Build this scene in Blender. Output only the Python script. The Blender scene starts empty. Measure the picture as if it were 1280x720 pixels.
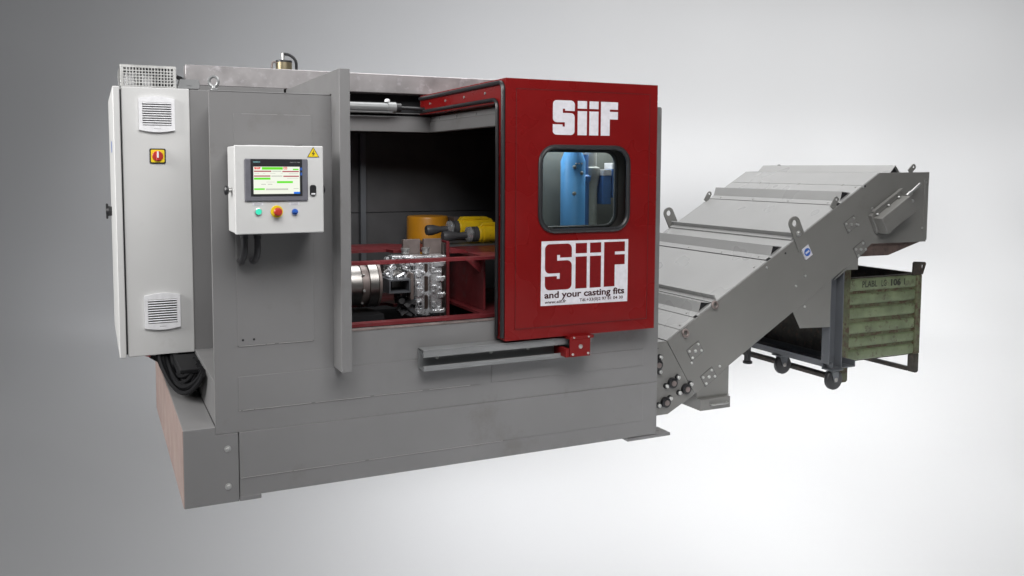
import bpy, bmesh, math, random
from mathutils import Vector, Matrix
R = math.radians
SC = bpy.context.scene
COL = SC.collection
random.seed(7)

# ------------------------------------------------------------------ camera
YAW, PIT, ROLL = 0.429950947, 0.0728069446, -0.00270874594
CAM = Vector((-0.36499, -4.29754, 1.65))
def camera():
    cy, sy, cp, sp = math.cos(YAW), math.sin(YAW), math.cos(PIT), math.sin(PIT)
    F = Vector((sy*cp, cy*cp, -sp)); R0 = Vector((cy, -sy, 0)); D0 = F.cross(R0)
    if D0.z > 0: D0 = -D0
    cr, sr = math.cos(ROLL), math.sin(ROLL)
    Rt = cr*R0 + sr*D0; D = -sr*R0 + cr*D0
    cd = bpy.data.cameras.new('camera'); c = bpy.data.objects.new('camera', cd); COL.objects.link(c)
    m = Matrix.Identity(4)
    for i in range(3):
        m[i][0] = Rt[i]; m[i][1] = -D[i]; m[i][2] = -F[i]; m[i][3] = CAM[i]
    c.matrix_world = m
    cd.sensor_width = 36; cd.lens = 1079.215/1280*36
    cd.shift_x = (640-609.884)/1280; cd.shift_y = -(360-288.352)/1280
    cd.clip_start = .05; cd.clip_end = 200
    SC.camera = c
camera()

# ------------------------------------------------------------------ world, exposure
w = bpy.data.worlds.new('World'); SC.world = w; w.use_nodes = True
bg = w.node_tree.nodes['Background']
bg.inputs[0].default_value = (0.95, 0.97, 1.0, 1); bg.inputs[1].default_value = 0.065
SC.view_settings.view_transform = 'Standard'; SC.view_settings.look = 'None'
SC.view_settings.exposure = 0; SC.view_settings.gamma = 1

# ------------------------------------------------------------------ lamps
def area(name, loc, to, sx, sy, power, col=(1, 1, 1)):
    d = bpy.data.lights.new(name, 'AREA'); d.shape = 'RECTANGLE'; d.size = sx; d.size_y = sy
    d.energy = power; d.color = col
    o = bpy.data.objects.new(name, d); COL.objects.link(o); o.location = loc
    o.rotation_euler = (Vector(to)-Vector(loc)).to_track_quat('-Z', 'Y').to_euler()
    return o
area('softbox_key', (0.4, -4.0, 5.2), (1.2, 0.2, 1.0), 5.0, 2.6, 425, (1.0, 0.99, 0.98))
area('softbox_side', (-5.2, 0.4, 3.8), (0.2, 0.9, 1.1), 3.0, 3.0, 540, (1.0, 0.99, 0.975))
area('softbox_overhead', (3.6, 1.4, 5.6), (3.6, 1.2, 0.8), 4.5, 3.0, 260, (1.0, 1.0, 1.0))
area('added_window_fill', (2.28, .19, 1.97), (2.28, .19, .6), .7, .12, 9)  # unseen fill, added to brighten what stands behind the door window
BACK_LAMPS = [(-1.3, 7.0, -1.9, 60.3), (-0.0, 3.2, -1.0, 17.3), (-0.0, 4.2, -1.0, 20.8), (1.3, 3.2, -1.0, 26.1), (1.3, 4.2, -1.0, 17.5), (1.3, 5.6, -1.9, 98.1), (2.6, 3.2, -1.0, 6.3), (2.6, 4.2, -1.0, 10.0), (2.6, 5.6, -1.9, 75.7), (2.6, 7.0, -1.9, 54.4), (3.9, 7.0, -1.9, 71.0), (3.9, 8.4, -1.9, 39.8), (5.2, 8.4, -1.9, 46.8), (-7.5, 12.16, 1.38, 9.8), (-7.5, 12.6, 3.4, 3.6), (-6.0, 10.45, -0.8, 4.0), (-6.0, 11.52, 0.12, 3.1), (-6.0, 12.6, 3.4, 5.5), (-4.5, 9.11, -1.26, 4.6), (-4.5, 10.45, -0.8, 10.9), (-4.5, 11.52, 0.12, 8.2), (-4.5, 12.16, 1.38, 6.9), (-4.5, 12.6, 3.4, 5.2), (-3.0, 9.11, -1.26, 26.1), (-3.0, 12.16, 1.38, 27.0), (-3.0, 12.6, 3.4, 11.1), (-1.5, 9.11, -1.26, 36.3), (-1.5, 12.16, 1.38, 34.6), (-1.5, 12.6, 3.4, 15.7), (-1.5, 12.6, 5.2, 13.3), (0.0, 12.16, 1.38, 47.6), (0.0, 12.6, 3.4, 26.5), (0.0, 12.6, 5.2, 4.5), (1.5, 11.52, 0.12, 21.8), (1.5, 12.16, 1.38, 45.0), (1.5, 12.6, 3.4, 27.1), (1.5, 12.6, 5.2, 27.9), (3.0, 11.52, 0.12, 5.7), (3.0, 12.16, 1.38, 36.7), (3.0, 12.6, 3.4, 38.3), (4.5, 9.11, -1.26, 22.7), (4.5, 10.45, -0.8, 55.9), (4.5, 11.52, 0.12, 11.8), (4.5, 12.16, 1.38, 38.3), (4.5, 12.6, 3.4, 39.1), (6.0, 9.11, -1.26, 10.9), (6.0, 10.45, -0.8, 26.5), (6.0, 11.52, 0.12, 31.3), (6.0, 12.16, 1.38, 23.3), (6.0, 12.6, 3.4, 39.2), (7.5, 10.45, -0.8, 35.8), (7.5, 12.16, 1.38, 23.4), (7.5, 12.6, 3.4, 9.6), (9.0, 12.16, 1.38, 82.3), (9.0, 12.6, 3.4, 66.7)]
def sweep_point(r, d, z):
    cy, sy = math.cos(YAW), math.sin(YAW)
    return Vector((CAM.x + r*cy + d*sy, CAM.y - r*sy + d*cy, z))
for (r_, d_, z_, p_) in BACK_LAMPS:        # lamps behind and under the translucent studio sweep
    ld = bpy.data.lights.new('backlight', 'POINT'); ld.energy = p_; ld.shadow_soft_size = .25
    ld.color = (0.955, 0.965, 1.0) if r_ < 1 else (0.985, 0.99, 1.0)
    lo = bpy.data.objects.new('backlight', ld); COL.objects.link(lo); lo.location = sweep_point(r_, d_, z_)

# ------------------------------------------------------------------ materials
def nodes(name):
    m = bpy.data.materials.new(name); m.use_nodes = True
    nt = m.node_tree; return m, nt, nt.nodes['Principled BSDF']
def noise(nt, scale, detail=4, rough=.6, stretch=None):
    tc = nt.nodes.new('ShaderNodeTexCoord'); n = nt.nodes.new('ShaderNodeTexNoise')
    n.inputs['Scale'].default_value = scale; n.inputs['Detail'].default_value = detail; n.inputs['Roughness'].default_value = rough
    if stretch:
        mp = nt.nodes.new('ShaderNodeMapping'); mp.inputs['Scale'].default_value = stretch
        nt.links.new(tc.outputs['Object'], mp.inputs[0]); nt.links.new(mp.outputs[0], n.inputs[0])
    else: nt.links.new(tc.outputs['Object'], n.inputs[0])
    return n
def ramp(nt, src, stops):
    r = nt.nodes.new('ShaderNodeValToRGB'); e = r.color_ramp.elements
    while len(e) > 1: e.remove(e[-1])
    for i, (p, c) in enumerate(stops):
        x = e[0] if i == 0 else e.new(p)
        x.position = p; x.color = (*c, 1) if len(c) == 3 else c
    nt.links.new(src, r.inputs[0]); return r
def paint(name, col, rough=.45, metal=0, var=.12, scale=2.2, bump=0, bscale=60, dents=.3, dirt=None, dirt_at=.62, spec=.5, stretch=None, coat=0, rvar=.1):
    """painted sheet metal: broad tone drift, fine orange peel, optional dirt or rust spots"""
    m, nt, b = nodes(name)
    lo = tuple(c*(1-var) for c in col); hi = tuple(min(1, c*(1+var)) for c in col)
    n = noise(nt, scale, 3, .55, stretch); r = ramp(nt, n.outputs[0], [(.3, lo), (.7, hi)])
    out = r.outputs[0]
    if dirt:
        n2 = noise(nt, scale*2.7, 6, .66); r2 = ramp(nt, n2.outputs[0], [(dirt_at-.05, (0, 0, 0)), (dirt_at+.08, (1, 1, 1))])
        mx = nt.nodes.new('ShaderNodeMixRGB'); nt.links.new(r2.outputs[0], mx.inputs[0]); nt.links.new(out, mx.inputs[1])
        mx.inputs[2].default_value = (*dirt, 1); out = mx.outputs[0]
    nt.links.new(out, b.inputs['Base Color'])
    n4 = noise(nt, scale*2.5, 2, .5); rr = ramp(nt, n4.outputs[0], [(.3, (rough-rvar,)*3), (.7, (min(1, rough+rvar),)*3)])
    nt.links.new(rr.outputs[0], b.inputs['Roughness'])
    b.inputs['Metallic'].default_value = metal; b.inputs['Specular IOR Level'].default_value = spec
    b.inputs['Coat Weight'].default_value = coat; b.inputs['Coat Roughness'].default_value = .15
    last = None
    if bump:
        n3 = noise(nt, bscale, 2, .5)
        bp = nt.nodes.new('ShaderNodeBump'); bp.inputs['Strength'].default_value = bump; bp.inputs['Distance'].default_value = .002
        nt.links.new(n3.outputs[0], bp.inputs['Height']); last = bp
    if dents:
        n5 = noise(nt, 2.2, 1, .4)
        bp2 = nt.nodes.new('ShaderNodeBump'); bp2.inputs['Strength'].default_value = dents; bp2.inputs['Distance'].default_value = .006
        nt.links.new(n5.outputs[0], bp2.inputs['Height'])
        if last: nt.links.new(last.outputs[0], bp2.inputs['Normal'])
        last = bp2
    if last: nt.links.new(last.outputs[0], b.inputs['Normal'])
    return m
def plain(name, col, rough=.5, metal=0, emit=0, spec=.5):
    m, nt, b = nodes(name); b.inputs['Specular IOR Level'].default_value = spec
    n = noise(nt, 40, 3, .5); r = ramp(nt, n.outputs[0], [(.3, tuple(c*.92 for c in col)), (.7, tuple(min(1, c*1.06) for c in col))])
    nt.links.new(r.outputs[0], b.inputs['Base Color']); b.inputs['Roughness'].default_value = rough; b.inputs['Metallic'].default_value = metal
    if emit: b.inputs['Emission Color'].default_value = (*col, 1); b.inputs['Emission Strength'].default_value = emit
    return m
def glowing(name, col, strength):
    m, nt, b = nodes(name); b.inputs['Base Color'].default_value = (0, 0, 0, 1); b.inputs['Roughness'].default_value = .3
    b.inputs['Emission Color'].default_value = (*col, 1); b.inputs['Emission Strength'].default_value = strength
    return m
M = {}
M['grey'] = paint('grey_machine_paint', (.172, .170, .171), .38, var=.07, scale=1.1, dents=.5, dirt=(.148, .142, .139), dirt_at=.64, rvar=.08)
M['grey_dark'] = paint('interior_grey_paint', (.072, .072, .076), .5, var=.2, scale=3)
M['pit'] = plain('shade_black_paint', (.008, .008, .010), .8)  # near-black, deep shade under and behind parts put into the colour
M['backing_grey'] = paint('backing_panel_paint', (.12, .125, .12), .5, var=.15, scale=3)
M['pink_brown'] = paint('pink_brown_side', (.29, .215, .192), .6, var=.08, scale=2.5, dirt=(.24, .18, .163), dirt_at=.6)  # pinkish brown tone with darker spots
M['beam'] = paint('bare_steel_beam', (.285, .272, .275), .42, metal=.3, var=.2, scale=5, dirt=(.37, .355, .37), dirt_at=.6)
M['red'] = paint('red_door_paint', (.160, .0055, .0058), .30, var=.12, scale=1.4, spec=.32, dents=.6)
M['seam_red'] = plain('dark_red_sealant', (.085, .006, .006), .5)
M['red_in'] = paint('red_fixture_paint', (.15, .018, .022), .45, var=.2, scale=5, dirt=(.12, .045, .045), dirt_at=.62)
M['white'] = paint('cabinet_white_paint', (.53, .53, .525), .5, var=.03, scale=2.4, dirt=(.485, .48, .47), dirt_at=.68)
M['plastic_white'] = plain('white_vent_plastic', (.72, .72, .74), .4)
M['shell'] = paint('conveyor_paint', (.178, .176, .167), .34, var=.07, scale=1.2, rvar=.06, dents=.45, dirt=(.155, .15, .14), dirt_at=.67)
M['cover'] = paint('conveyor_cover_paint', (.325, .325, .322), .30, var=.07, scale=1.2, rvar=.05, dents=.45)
M['frame'] = paint('blue_grey_frame_paint', (.10, .107, .118), .42, var=.1, scale=4)
M['worn'] = plain('bare_worn_edge', (.42, .41, .40), .45)
M['cable_black'] = plain('black_cable_jacket', (.005, .005, .006), .6, spec=.2)
M['port_dark'] = plain('dark_brown_port', (.035, .022, .018), .4)  # flat dark brown fill for the casting ports
M['rubber'] = plain('black_rubber', (.018, .018, .02), .38)
M['black'] = plain('black_plastic', (.014, .014, .016), .4)
M['steel'] = paint('machined_steel', (.36, .345, .33), .33, metal=1, var=.15, scale=6, bump=0, rvar=.05)
M['zinc'] = paint('zinc_plated_steel', (.50, .50, .49), .38, metal=.8, var=.1, scale=8, bump=0, rvar=.05)
M['galv'] = paint('galvanised_rail', (.235, .24, .243), .38, metal=.35, var=.1, scale=3, rvar=.05)
M['alu'] = paint('cast_aluminium', (.80, .81, .83), .30, metal=.75, var=.2, scale=14, bump=.3, bscale=50, dents=0)
M['brown_steel'] = paint('brown_oiled_plate', (.20, .165, .155), .42, metal=.4, var=.25, scale=9)
M['brass'] = paint('brass_fitting', (.26, .22, .14), .36, metal=.7, var=.2, scale=8, bump=0, rvar=.05)
M['yellow'] = paint('yellow_cylinder_paint', (.82, .54, .012), .4, var=.1, scale=9, dirt=(.36, .2, .02), dirt_at=.66)
M['orange'] = paint('orange_cover_paint', (.58, .25, .015), .38, var=.1, scale=7)
M['green'] = paint('worn_green_paint', (.15, .185, .105), .55, var=.25, scale=7, dirt=(.07, .055, .036), dirt_at=.60, bump=.2)
M['green_worn'] = paint('rusty_green_paint', (.10, .112, .06), .6, var=.3, scale=10, dirt=(.07, .04, .024), dirt_at=.52, bump=.25, bscale=60)
M['rust'] = paint('dark_rusty_steel', (.035, .03, .024), .65, var=.4, scale=12, dirt=(.08, .045, .03), dirt_at=.6)
M['chute_bounce_brown'] = paint('floor_lit_chute_steel', (.115, .08, .07), .4, var=.25, scale=4, dirt=(.06, .045, .04), dirt_at=.55)  # reddish brown light bounced off the floor, put into the base colour
M['sticker'] = plain('white_vinyl', (.63, .62, .66), .35)
M['print_red'] = plain('dark_red_print', (.15, .004, .005), .65, spec=.2)
M['print_dark'] = plain('dark_brown_print', (.04, .01, .01), .65, spec=.2)
M['print_black'] = plain('black_stencil_paint', (.03, .033, .025), .7)
M['print_grey'] = plain('grey_print', (.32, .32, .33), .5)
M['blue'] = plain('blue_plastic', (.02, .10, .42), .35)
M['blue_paint'] = paint('blue_reflection_paint', (.10, .32, .68), .4, var=.1, scale=5)
M['blue_deep'] = plain('blue_reflection_plastic', (.07, .17, .42), .4)
M['grey_col'] = paint('grey_reflection_paint', (.32, .32, .31), .45, var=.2, scale=9)
M['bezel'] = plain('grey_screen_bezel', (.13, .13, .15), .4)
M['warn_yellow'] = plain('yellow_sign_vinyl', (.75, .55, .01), .4)
M['switch_red'] = plain('red_switch_plastic', (.42, .03, .02), .35)
M['teal'] = glowing('teal_lettering', (.3, .62, .64), .7)
M['screen'] = glowing('screen_ground', (.93, .96, .84), .98)
M['scr_green'] = glowing('screen_green', (.16, .85, .03), .95)
M['scr_red'] = glowing('screen_red_band', (.47, .10, .12), .95)
M['scr_logo'] = glowing('screen_red_logo', (.85, .06, .04), .95)
M['scr_blue'] = glowing('screen_blue', (.02, .2, .85), .95)
M['scr_grey'] = glowing('screen_grey', (.62, .64, .56), .95)
M['lamp_green'] = glowing('lit_green_lens', (.06, .85, .55), 1.0)
def glass():
    m = bpy.data.materials.new('window_glass'); m.use_nodes = True; nt = m.node_tree
    nt.nodes.remove(nt.nodes['Principled BSDF']); out = nt.nodes['Material Output']
    t = nt.nodes.new('ShaderNodeBsdfTransparent'); t.inputs[0].default_value = (.86, .9, .88, 1)
    g = nt.nodes.new('ShaderNodeBsdfGlossy'); g.inputs['Roughness'].default_value = .03
    mx = nt.nodes.new('ShaderNodeMixShader'); f = nt.nodes.new('ShaderNodeFresnel'); f.inputs[0].default_value = 1.45
    nt.links.new(f.outputs[0], mx.inputs[0]); nt.links.new(t.outputs[0], mx.inputs[1]); nt.links.new(g.outputs[0], mx.inputs[2])
    nt.links.new(mx.outputs[0], out.inputs[0]); return m
M['glass'] = glass()
def sweep_mat():
    m = bpy.data.materials.new('translucent_acrylic'); m.use_nodes = True; nt = m.node_tree
    nt.nodes.remove(nt.nodes['Principled BSDF']); out = nt.nodes['Material Output']
    t = nt.nodes.new('ShaderNodeBsdfTranslucent'); t.inputs[0].default_value = (.6667, .6667, .6667, 1)
    d = nt.nodes.new('ShaderNodeBsdfDiffuse')
    n = noise(nt, .6, 3, .5); r = ramp(nt, n.outputs[0], [(.3, (.15, .15, .155)), (.7, (.16, .16, .165))]); nt.links.new(r.outputs[0], d.inputs[0])
    mx = nt.nodes.new('ShaderNodeMixShader'); mx.inputs[0].default_value = .1
    nt.links.new(t.outputs[0], mx.inputs[1]); nt.links.new(d.outputs[0], mx.inputs[2]); nt.links.new(mx.outputs[0], out.inputs[0])
    return m
M['sweep'] = sweep_mat()

# ------------------------------------------------------------------ mesh helpers
def orient(plane, p, a):
    """2-D point p of a plane plus the third coordinate a"""
    if plane == 'xz': return Vector((p[0], a, p[1]))
    if plane == 'yz': return Vector((a, p[0], p[1]))
    return Vector((p[0], p[1], a))
def rrect(x0, x1, z0, z1, r, n=6):
    pts = []
    for cx, cz, a0 in ((x1-r, z1-r, 0), (x0+r, z1-r, 90), (x0+r, z0+r, 180), (x1-r, z0+r, 270)):
        for i in range(n+1):
            a = R(a0+90*i/n); pts.append((cx+r*math.cos(a), cz+r*math.sin(a)))
    return pts
class B:
    def __init__(s): s.bm = bmesh.new()
    def _bev(s, edges, w, seg=1):
        if w > 0: bmesh.ops.bevel(s.bm, geom=edges, offset=w, segments=seg, affect='EDGES', profile=.6, clamp_overlap=True)
    def box(s, x0, x1, y0, y1, z0, z1, bev=.0015, mat=None, seg=1):
        g = bmesh.ops.create_cube(s.bm, size=1)
        vs = g['verts']
        for v in vs:
            v.co = Vector((x0+(v.co.x+.5)*(x1-x0), y0+(v.co.y+.5)*(y1-y0), z0+(v.co.z+.5)*(z1-z0)))
        if mat is not None:
            for v in vs: v.co = mat @ v.co
        es = list({e for v in vs for e in v.link_edges})
        s._bev(es, min(bev, .45*min(abs(x1-x0), abs(y1-y0), abs(z1-z0))), seg); return s
    def prism(s, pts, plane, a0, a1, bev=.0, mat=None):
        f0 = [s.bm.verts.new(orient(plane, p, a0)) for p in pts]
        f1 = [s.bm.verts.new(orient(plane, p, a1)) for p in pts]
        fs = [s.bm.faces.new(f0), s.bm.faces.new(f1[::-1])]
        n = len(pts)
        for i in range(n): fs.append(s.bm.faces.new((f0[i], f1[i], f1[(i+1) % n], f0[(i+1) % n])))
        bmesh.ops.recalc_face_normals(s.bm, faces=fs)
        if mat is not None:
            for v in f0+f1: v.co = mat @ v.co
        if bev: s._bev(list({e for f in fs for e in f.edges}), bev)
        return s
    def sheet(s, outer, holes, plane, a0, a1):
        """plate with holes, from a0 to a1 along the third axis"""
        es = []; 
        for loop in [outer]+holes:
            vs = [s.bm.verts.new(orient(plane, p, a0)) for p in loop]
            es += [s.bm.edges.new((vs[i], vs[(i+1) % len(vs)])) for i in range(len(vs))]
        fs = [g for g in bmesh.ops.triangle_fill(s.bm, use_beauty=True, edges=es)['geom'] if isinstance(g, bmesh.types.BMFace)]
        g = bmesh.ops.extrude_face_region(s.bm, geom=fs)['geom']
        d = orient(plane, (0, 0), a1-a0)
        for v in g:
            if isinstance(v, bmesh.types.BMVert): v.co += d
        bmesh.ops.recalc_face_normals(s.bm, faces=s.bm.faces[:]); return s
    def tube(s, path, r, n=10, closed=False, caps=True):
        path = [Vector(p) for p in path]; N = len(path); rings = []
        up = None
        for i, p in enumerate(path):
            a = path[i-1] if (i > 0 or closed) else p; b = path[(i+1) % N] if (i < N-1 or closed) else p
            t = (b-a).normalized()
            if up is None: up = t.orthogonal().normalized()
            else: up = (up - t*up.dot(t)).normalized()
            sd = t.cross(up); rr = r[i] if isinstance(r, (list, tuple)) else r
            rings.append([s.bm.verts.new(p + rr*(math.cos(2*math.pi*k/n)*up + math.sin(2*math.pi*k/n)*sd)) for k in range(n)])
        fs = []
        for i in range(N if closed else N-1):
            q = rings[(i+1) % N]
            for k in range(n): fs.append(s.bm.faces.new((rings[i][k], rings[i][(k+1) % n], q[(k+1) % n], q[k])))
        if caps and not closed: fs += [s.bm.faces.new(rings[0][::-1]), s.bm.faces.new(rings[-1])]
        bmesh.ops.recalc_face_normals(s.bm, faces=fs); return s
    def cyl(s, p0, p1, r0, r1=None, n=20): return s.tube([p0, p1], [r0, r0 if r1 is None else r1], n)
    def prof(s, p0, axis, prof, n=24):
        """turned part: list of (distance along axis, radius)"""
        p0 = Vector(p0); ax = Vector(axis).normalized()
        return s.tube([p0+ax*d for d, _ in prof], [q for _, q in prof], n) if True else s
    def turned(s, p0, axis, prof, n=24):
        p0 = Vector(p0); ax = Vector(axis).normalized(); u = ax.orthogonal().normalized(); v = ax.cross(u); rings = []
        for d, q in prof:
            rings.append([s.bm.verts.new(p0+ax*d+q*(math.cos(2*math.pi*k/n)*u+math.sin(2*math.pi*k/n)*v)) for k in range(n)])
        fs = [s.bm.faces.new(rings[0][::-1]), s.bm.faces.new(rings[-1])]
        for a, b in zip(rings, rings[1:]):
            for k in range(n): fs.append(s.bm.faces.new((a[k], a[(k+1) % n], b[(k+1) % n], b[k])))
        bmesh.ops.recalc_face_normals(s.bm, faces=fs); return s
    def hexa(s, c, axis, r, h): return s.turned(c, axis, [(0, r), (h*.8, r), (h, r*.8)], 6)
def root_of(o):
    while o.parent: o = o.parent
    return o
def done(b, name, mat, parent=None, smooth=True, ang=32):
    me = bpy.data.meshes.new(name)
    if smooth:
        for f in b.bm.faces: f.smooth = True
        for e in b.bm.edges:
            if len(e.link_faces) == 2 and e.calc_face_angle(0) > R(ang): e.smooth = False
    off = root_of(parent).location if parent else Vector((0, 0, 0))
    for v in b.bm.verts: v.co -= off
    b.bm.to_mesh(me); b.bm.free(); me.materials.append(M[mat])
    o = bpy.data.objects.new(name, me); COL.objects.link(o)
    if parent: o.parent = parent
    return o
def tag(o, label, cat, group=None):
    o['label'] = label; o['category'] = cat
    if group: o['group'] = group
    return o
def thing(name, loc, label, cat, group=None):
    o = bpy.data.objects.new(name, None); COL.objects.link(o); o.location = loc; o.empty_display_size = .1
    return tag(o, label, cat, group)
def copy_part(o, parent, delta):
    c = o.copy(); COL.objects.link(c); c.parent = parent; c.location = o.location + Vector(delta)
    for ch in o.children: copy_part(ch, c, (0, 0, 0))
    return c
def text_mesh(txt, x0, x1, z0, h, y, bold=0.0, shear=0.0, mono=False):
    """lettering in the built-in face, lying in the plane y, fitted between x0 and x1"""
    cu = bpy.data.curves.new('txt', 'FONT'); cu.body = txt; cu.size = 1; cu.offset = bold; cu.shear = shear; cu.extrude = 0
    cu.resolution_u = 3
    o = bpy.data.objects.new('txt', cu); COL.objects.link(o); bpy.context.view_layer.update()
    dg = bpy.context.evaluated_depsgraph_get()
    me = bpy.data.meshes.new_from_object(o.evaluated_get(dg)); bpy.data.objects.remove(o)
    xs = [v.co.x for v in me.vertices]; sx = (x1-x0)/(max(xs)-min(xs)); mn = min(xs)
    b = B(); b.bm.from_mesh(me); bpy.data.meshes.remove(me); bpy.data.curves.remove(cu)
    for v in b.bm.verts: v.co = Vector((x0+(v.co.x-mn)*sx, y, z0+v.co.y*h/.73))
    g = bmesh.ops.extrude_face_region(b.bm, geom=b.bm.faces[:])['geom']
    for v in g:
        if isinstance(v, bmesh.types.BMVert): v.co.y -= .0006
    bmesh.ops.recalc_face_normals(b.bm, faces=b.bm.faces[:])
    return b
def logo(x0, x1, z0, z1, y, t=.0012):
    """the four block letters, S with two thin hooked slots"""
    def arc(cx, cy, r, a0, a1, n=5): return [(cx+r*math.cos(R(a0+(a1-a0)*i/n)), cy+r*math.sin(R(a0+(a1-a0)*i/n))) for i in range(n+1)]
    S = arc(28, 28, 28, 180, 270)+arc(132, 28, 28, 270, 360)+[(160, 75), (89, 75), (89, 60), (72, 60), (72, 91)]+arc(132, 119, 28, 270, 360) \
        + arc(132, 222, 28, 0, 90)+arc(28, 222, 28, 90, 180)+[(0, 175), (71, 175), (71, 190), (88, 190), (88, 159)]+arc(28, 131, 28, 90, 180)
    def rc(a, b, c, d): return [(a, c), (b, c), (b, d), (a, d)]
    F = [(359, 0), (490, 0), (490, 55), (427, 55), (427, 72), (490, 72), (490, 128), (427, 128), (427, 250), (359, 250)]
    out = []
    for nm, polys in (('letter_s', [S]), ('letter_i', [rc(183, 252, 0, 56), rc(183, 252, 74, 250)]), ('letter_i', [rc(271, 340, 0, 56), rc(271, 340, 74, 250)]), ('letter_f', [F])):
        b = B()
        for p in polys:
            b.prism([(x0+u/490*(x1-x0), z1-v/250*(z1-z0)) for u, v in p], 'xz', y, y-t)
        out.append((nm, b))
    return out
def pipe_path(pts, rad, n=6):
    """round the corners of a polyline"""
    pts = [Vector(p) for p in pts]; out = [pts[0]]
    for a, p, c in zip(pts, pts[1:], pts[2:]):
        d1 = (a-p); d2 = (c-p); r = min(rad, d1.length*.49, d2.length*.49)
        p1 = p+d1.normalized()*r; p2 = p+d2.normalized()*r
        for i in range(n+1):
            t = i/n; out.append((1-t)**2*p1+2*t*(1-t)*p+t*t*p2)
    return out+[pts[-1]]

# ------------------------------------------------------------------ studio sweep (ground and background)
def sweep():
    D0, RR, WH = 8.6, 2.4, 6.2
    prof = [(-1.5, 0), (2, 0), (5, 0), (D0, 0)]
    for i in range(1, 25):
        a = R(90*i/24); prof.append((D0+RR*math.sin(a), RR*(1-math.cos(a))))
    prof += [(D0+RR, 4), (D0+RR, WH)]
    b = B(); cols = [-9, -4, 0, 5, 10.5]; g = [[b.bm.verts.new(sweep_point(c, d, z)) for d, z in prof] for c in cols]
    for i in range(len(cols)-1):
        for j in range(len(prof)-1): b.bm.faces.new((g[i][j], g[i+1][j], g[i+1][j+1], g[i][j+1]))
    o = done(b, 'backdrop', 'sweep'); o['kind'] = 'structure'
    for p in o.data.polygons: p.use_smooth = True
sweep()

# ------------------------------------------------------------------ the machine
W = 2.748
mc = thing('machining_cell', (1.4, .9, 0), 'big grey steel machine enclosure with an open work chamber in front', 'machine')
done(B().prism([(0, 0), (.257, 0), (.257, .346), (.1505, .346), (.1505, .386), (0, .386)], 'xz', 0, 1.94, .002), 'base_block', 'grey', mc)
done(B().box(-.003, .0, .004, 1.936, .002, .300, .0005).box(-.003, .0, .004, 1.936, .3015, .383, .0005), 'base_side_plate', 'pink_brown', mc)
done(B().box(.2605, W, .0, 1.94, .022, .3475), 'base_plinth', 'grey', mc)
done(B().box(.26, .364, -.002, .12, 0, .021).box(.27, .36, -.001, .1, .0215, .028), 'foot_plate', 'grey', mc)
done(B().box(2.536, 2.85, -.004, .13, 0, .018).cyl((2.80, .06, .018), (2.80, .06, .021), .012), 'foot_plate', 'grey', mc)
for z in (.083, .272): done(B().cyl((.205, 0, z), (.205, -.003, z), .016).hexa((.205, -.003, z), (0, -1, 0), .010, .008), 'bolt', 'zinc', mc)
# front wall: one plate with the work opening (a notch) and the fixed window behind the door
OX0, OX1, SILL, TOP = .785, 1.722, .803, 2.008
hole = rrect(1.85, 2.434, 1.308, 1.752, .085)
fw = B().sheet([(.151, .349), (W, .349), (W, TOP), (OX1, TOP), (OX1, SILL), (OX0, SILL), (OX0, TOP), (.151, TOP)], [hole], 'xz', 0, .03)
done(fw, 'enclosure_front', 'grey', mc)
sl = done(B().box(OX0, OX1, -.003, .035, SILL+.001, SILL+.011), 'door_sill', 'brown_steel', mc)
done(B().box(.1515, .29, .031, 1.88, .388, .60), 'tank_wall', 'grey', mc)
done(B().box(.262, .29, .031, 1.88, .601, TOP), 'side_wall', 'grey', mc)
done(B().box(2.718, W, .031, 1.88, .349, TOP), 'side_wall', 'grey', mc)
done(B().box(.182, 2.717, 1.85, 1.88, .349, TOP), 'back_wall', 'grey', mc)
done(B().box(.262, .736, .002, 1.878, TOP+.001, TOP+.006).box(.153, .2615, .002, .09, TOP+.001, TOP+.006).box(1.78, 2.746, .002, 1.878, TOP+.001, TOP+.006).box(.738, 1.779, 1.25, 1.878, TOP+.001, TOP+.006), 'roof_sheet', 'grey', mc)
# shallow welded-on panels: their raised edges are the thin lines on the front
for x0, x1, z0, z1 in ((.261, .640, .776, 1.907), (.260, 1.565, .456, .624), (1.63, 2.64, .458, .561), (.2612, 2.643, .117, .3465)):
    done(B().box(x0, x1, -.0035, .0005, z0, z1, .0012), 'cover_panel', 'grey', mc)
for z, segs in ((.7755, ((.268, .395), (.402, .44), (.46, .63))), (.4555, ((.262, .272), (.28, .335), (.34, .62), (.64, .93), (.95, 1.22), (1.26, 1.5))), (.1165, ((.266, .52), (.525, .9), (.92, 1.7))), (.9, ())):
    for a_, b_ in segs: done(B().box(a_, b_, -.0042, -.0028, z-.0012, z+.0006, 0), 'worn_edge', 'worn', mc)
for a_, b_ in ((.30, .47), (.5, .63)): done(B().box(a_, b_, -.0040, -.0028, 1.9055, 1.9065, 0), 'worn_edge', 'worn', mc)
for x in (.287, .340): done(B().cyl((x, -.0035, .805), (x, -.0045, .805), .006, n=10), 'screw_hole', 'black', mc)
# guard plate beside the opening
done(B().prism([(-.164, .632), (-.005, .632), (-.005, TOP+.008), (1.09, TOP+.008), (1.09, 2.126), (-.164, 2.128)], 'yz', .737, .790, .002), 'guard_plate', 'grey', mc)
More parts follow.
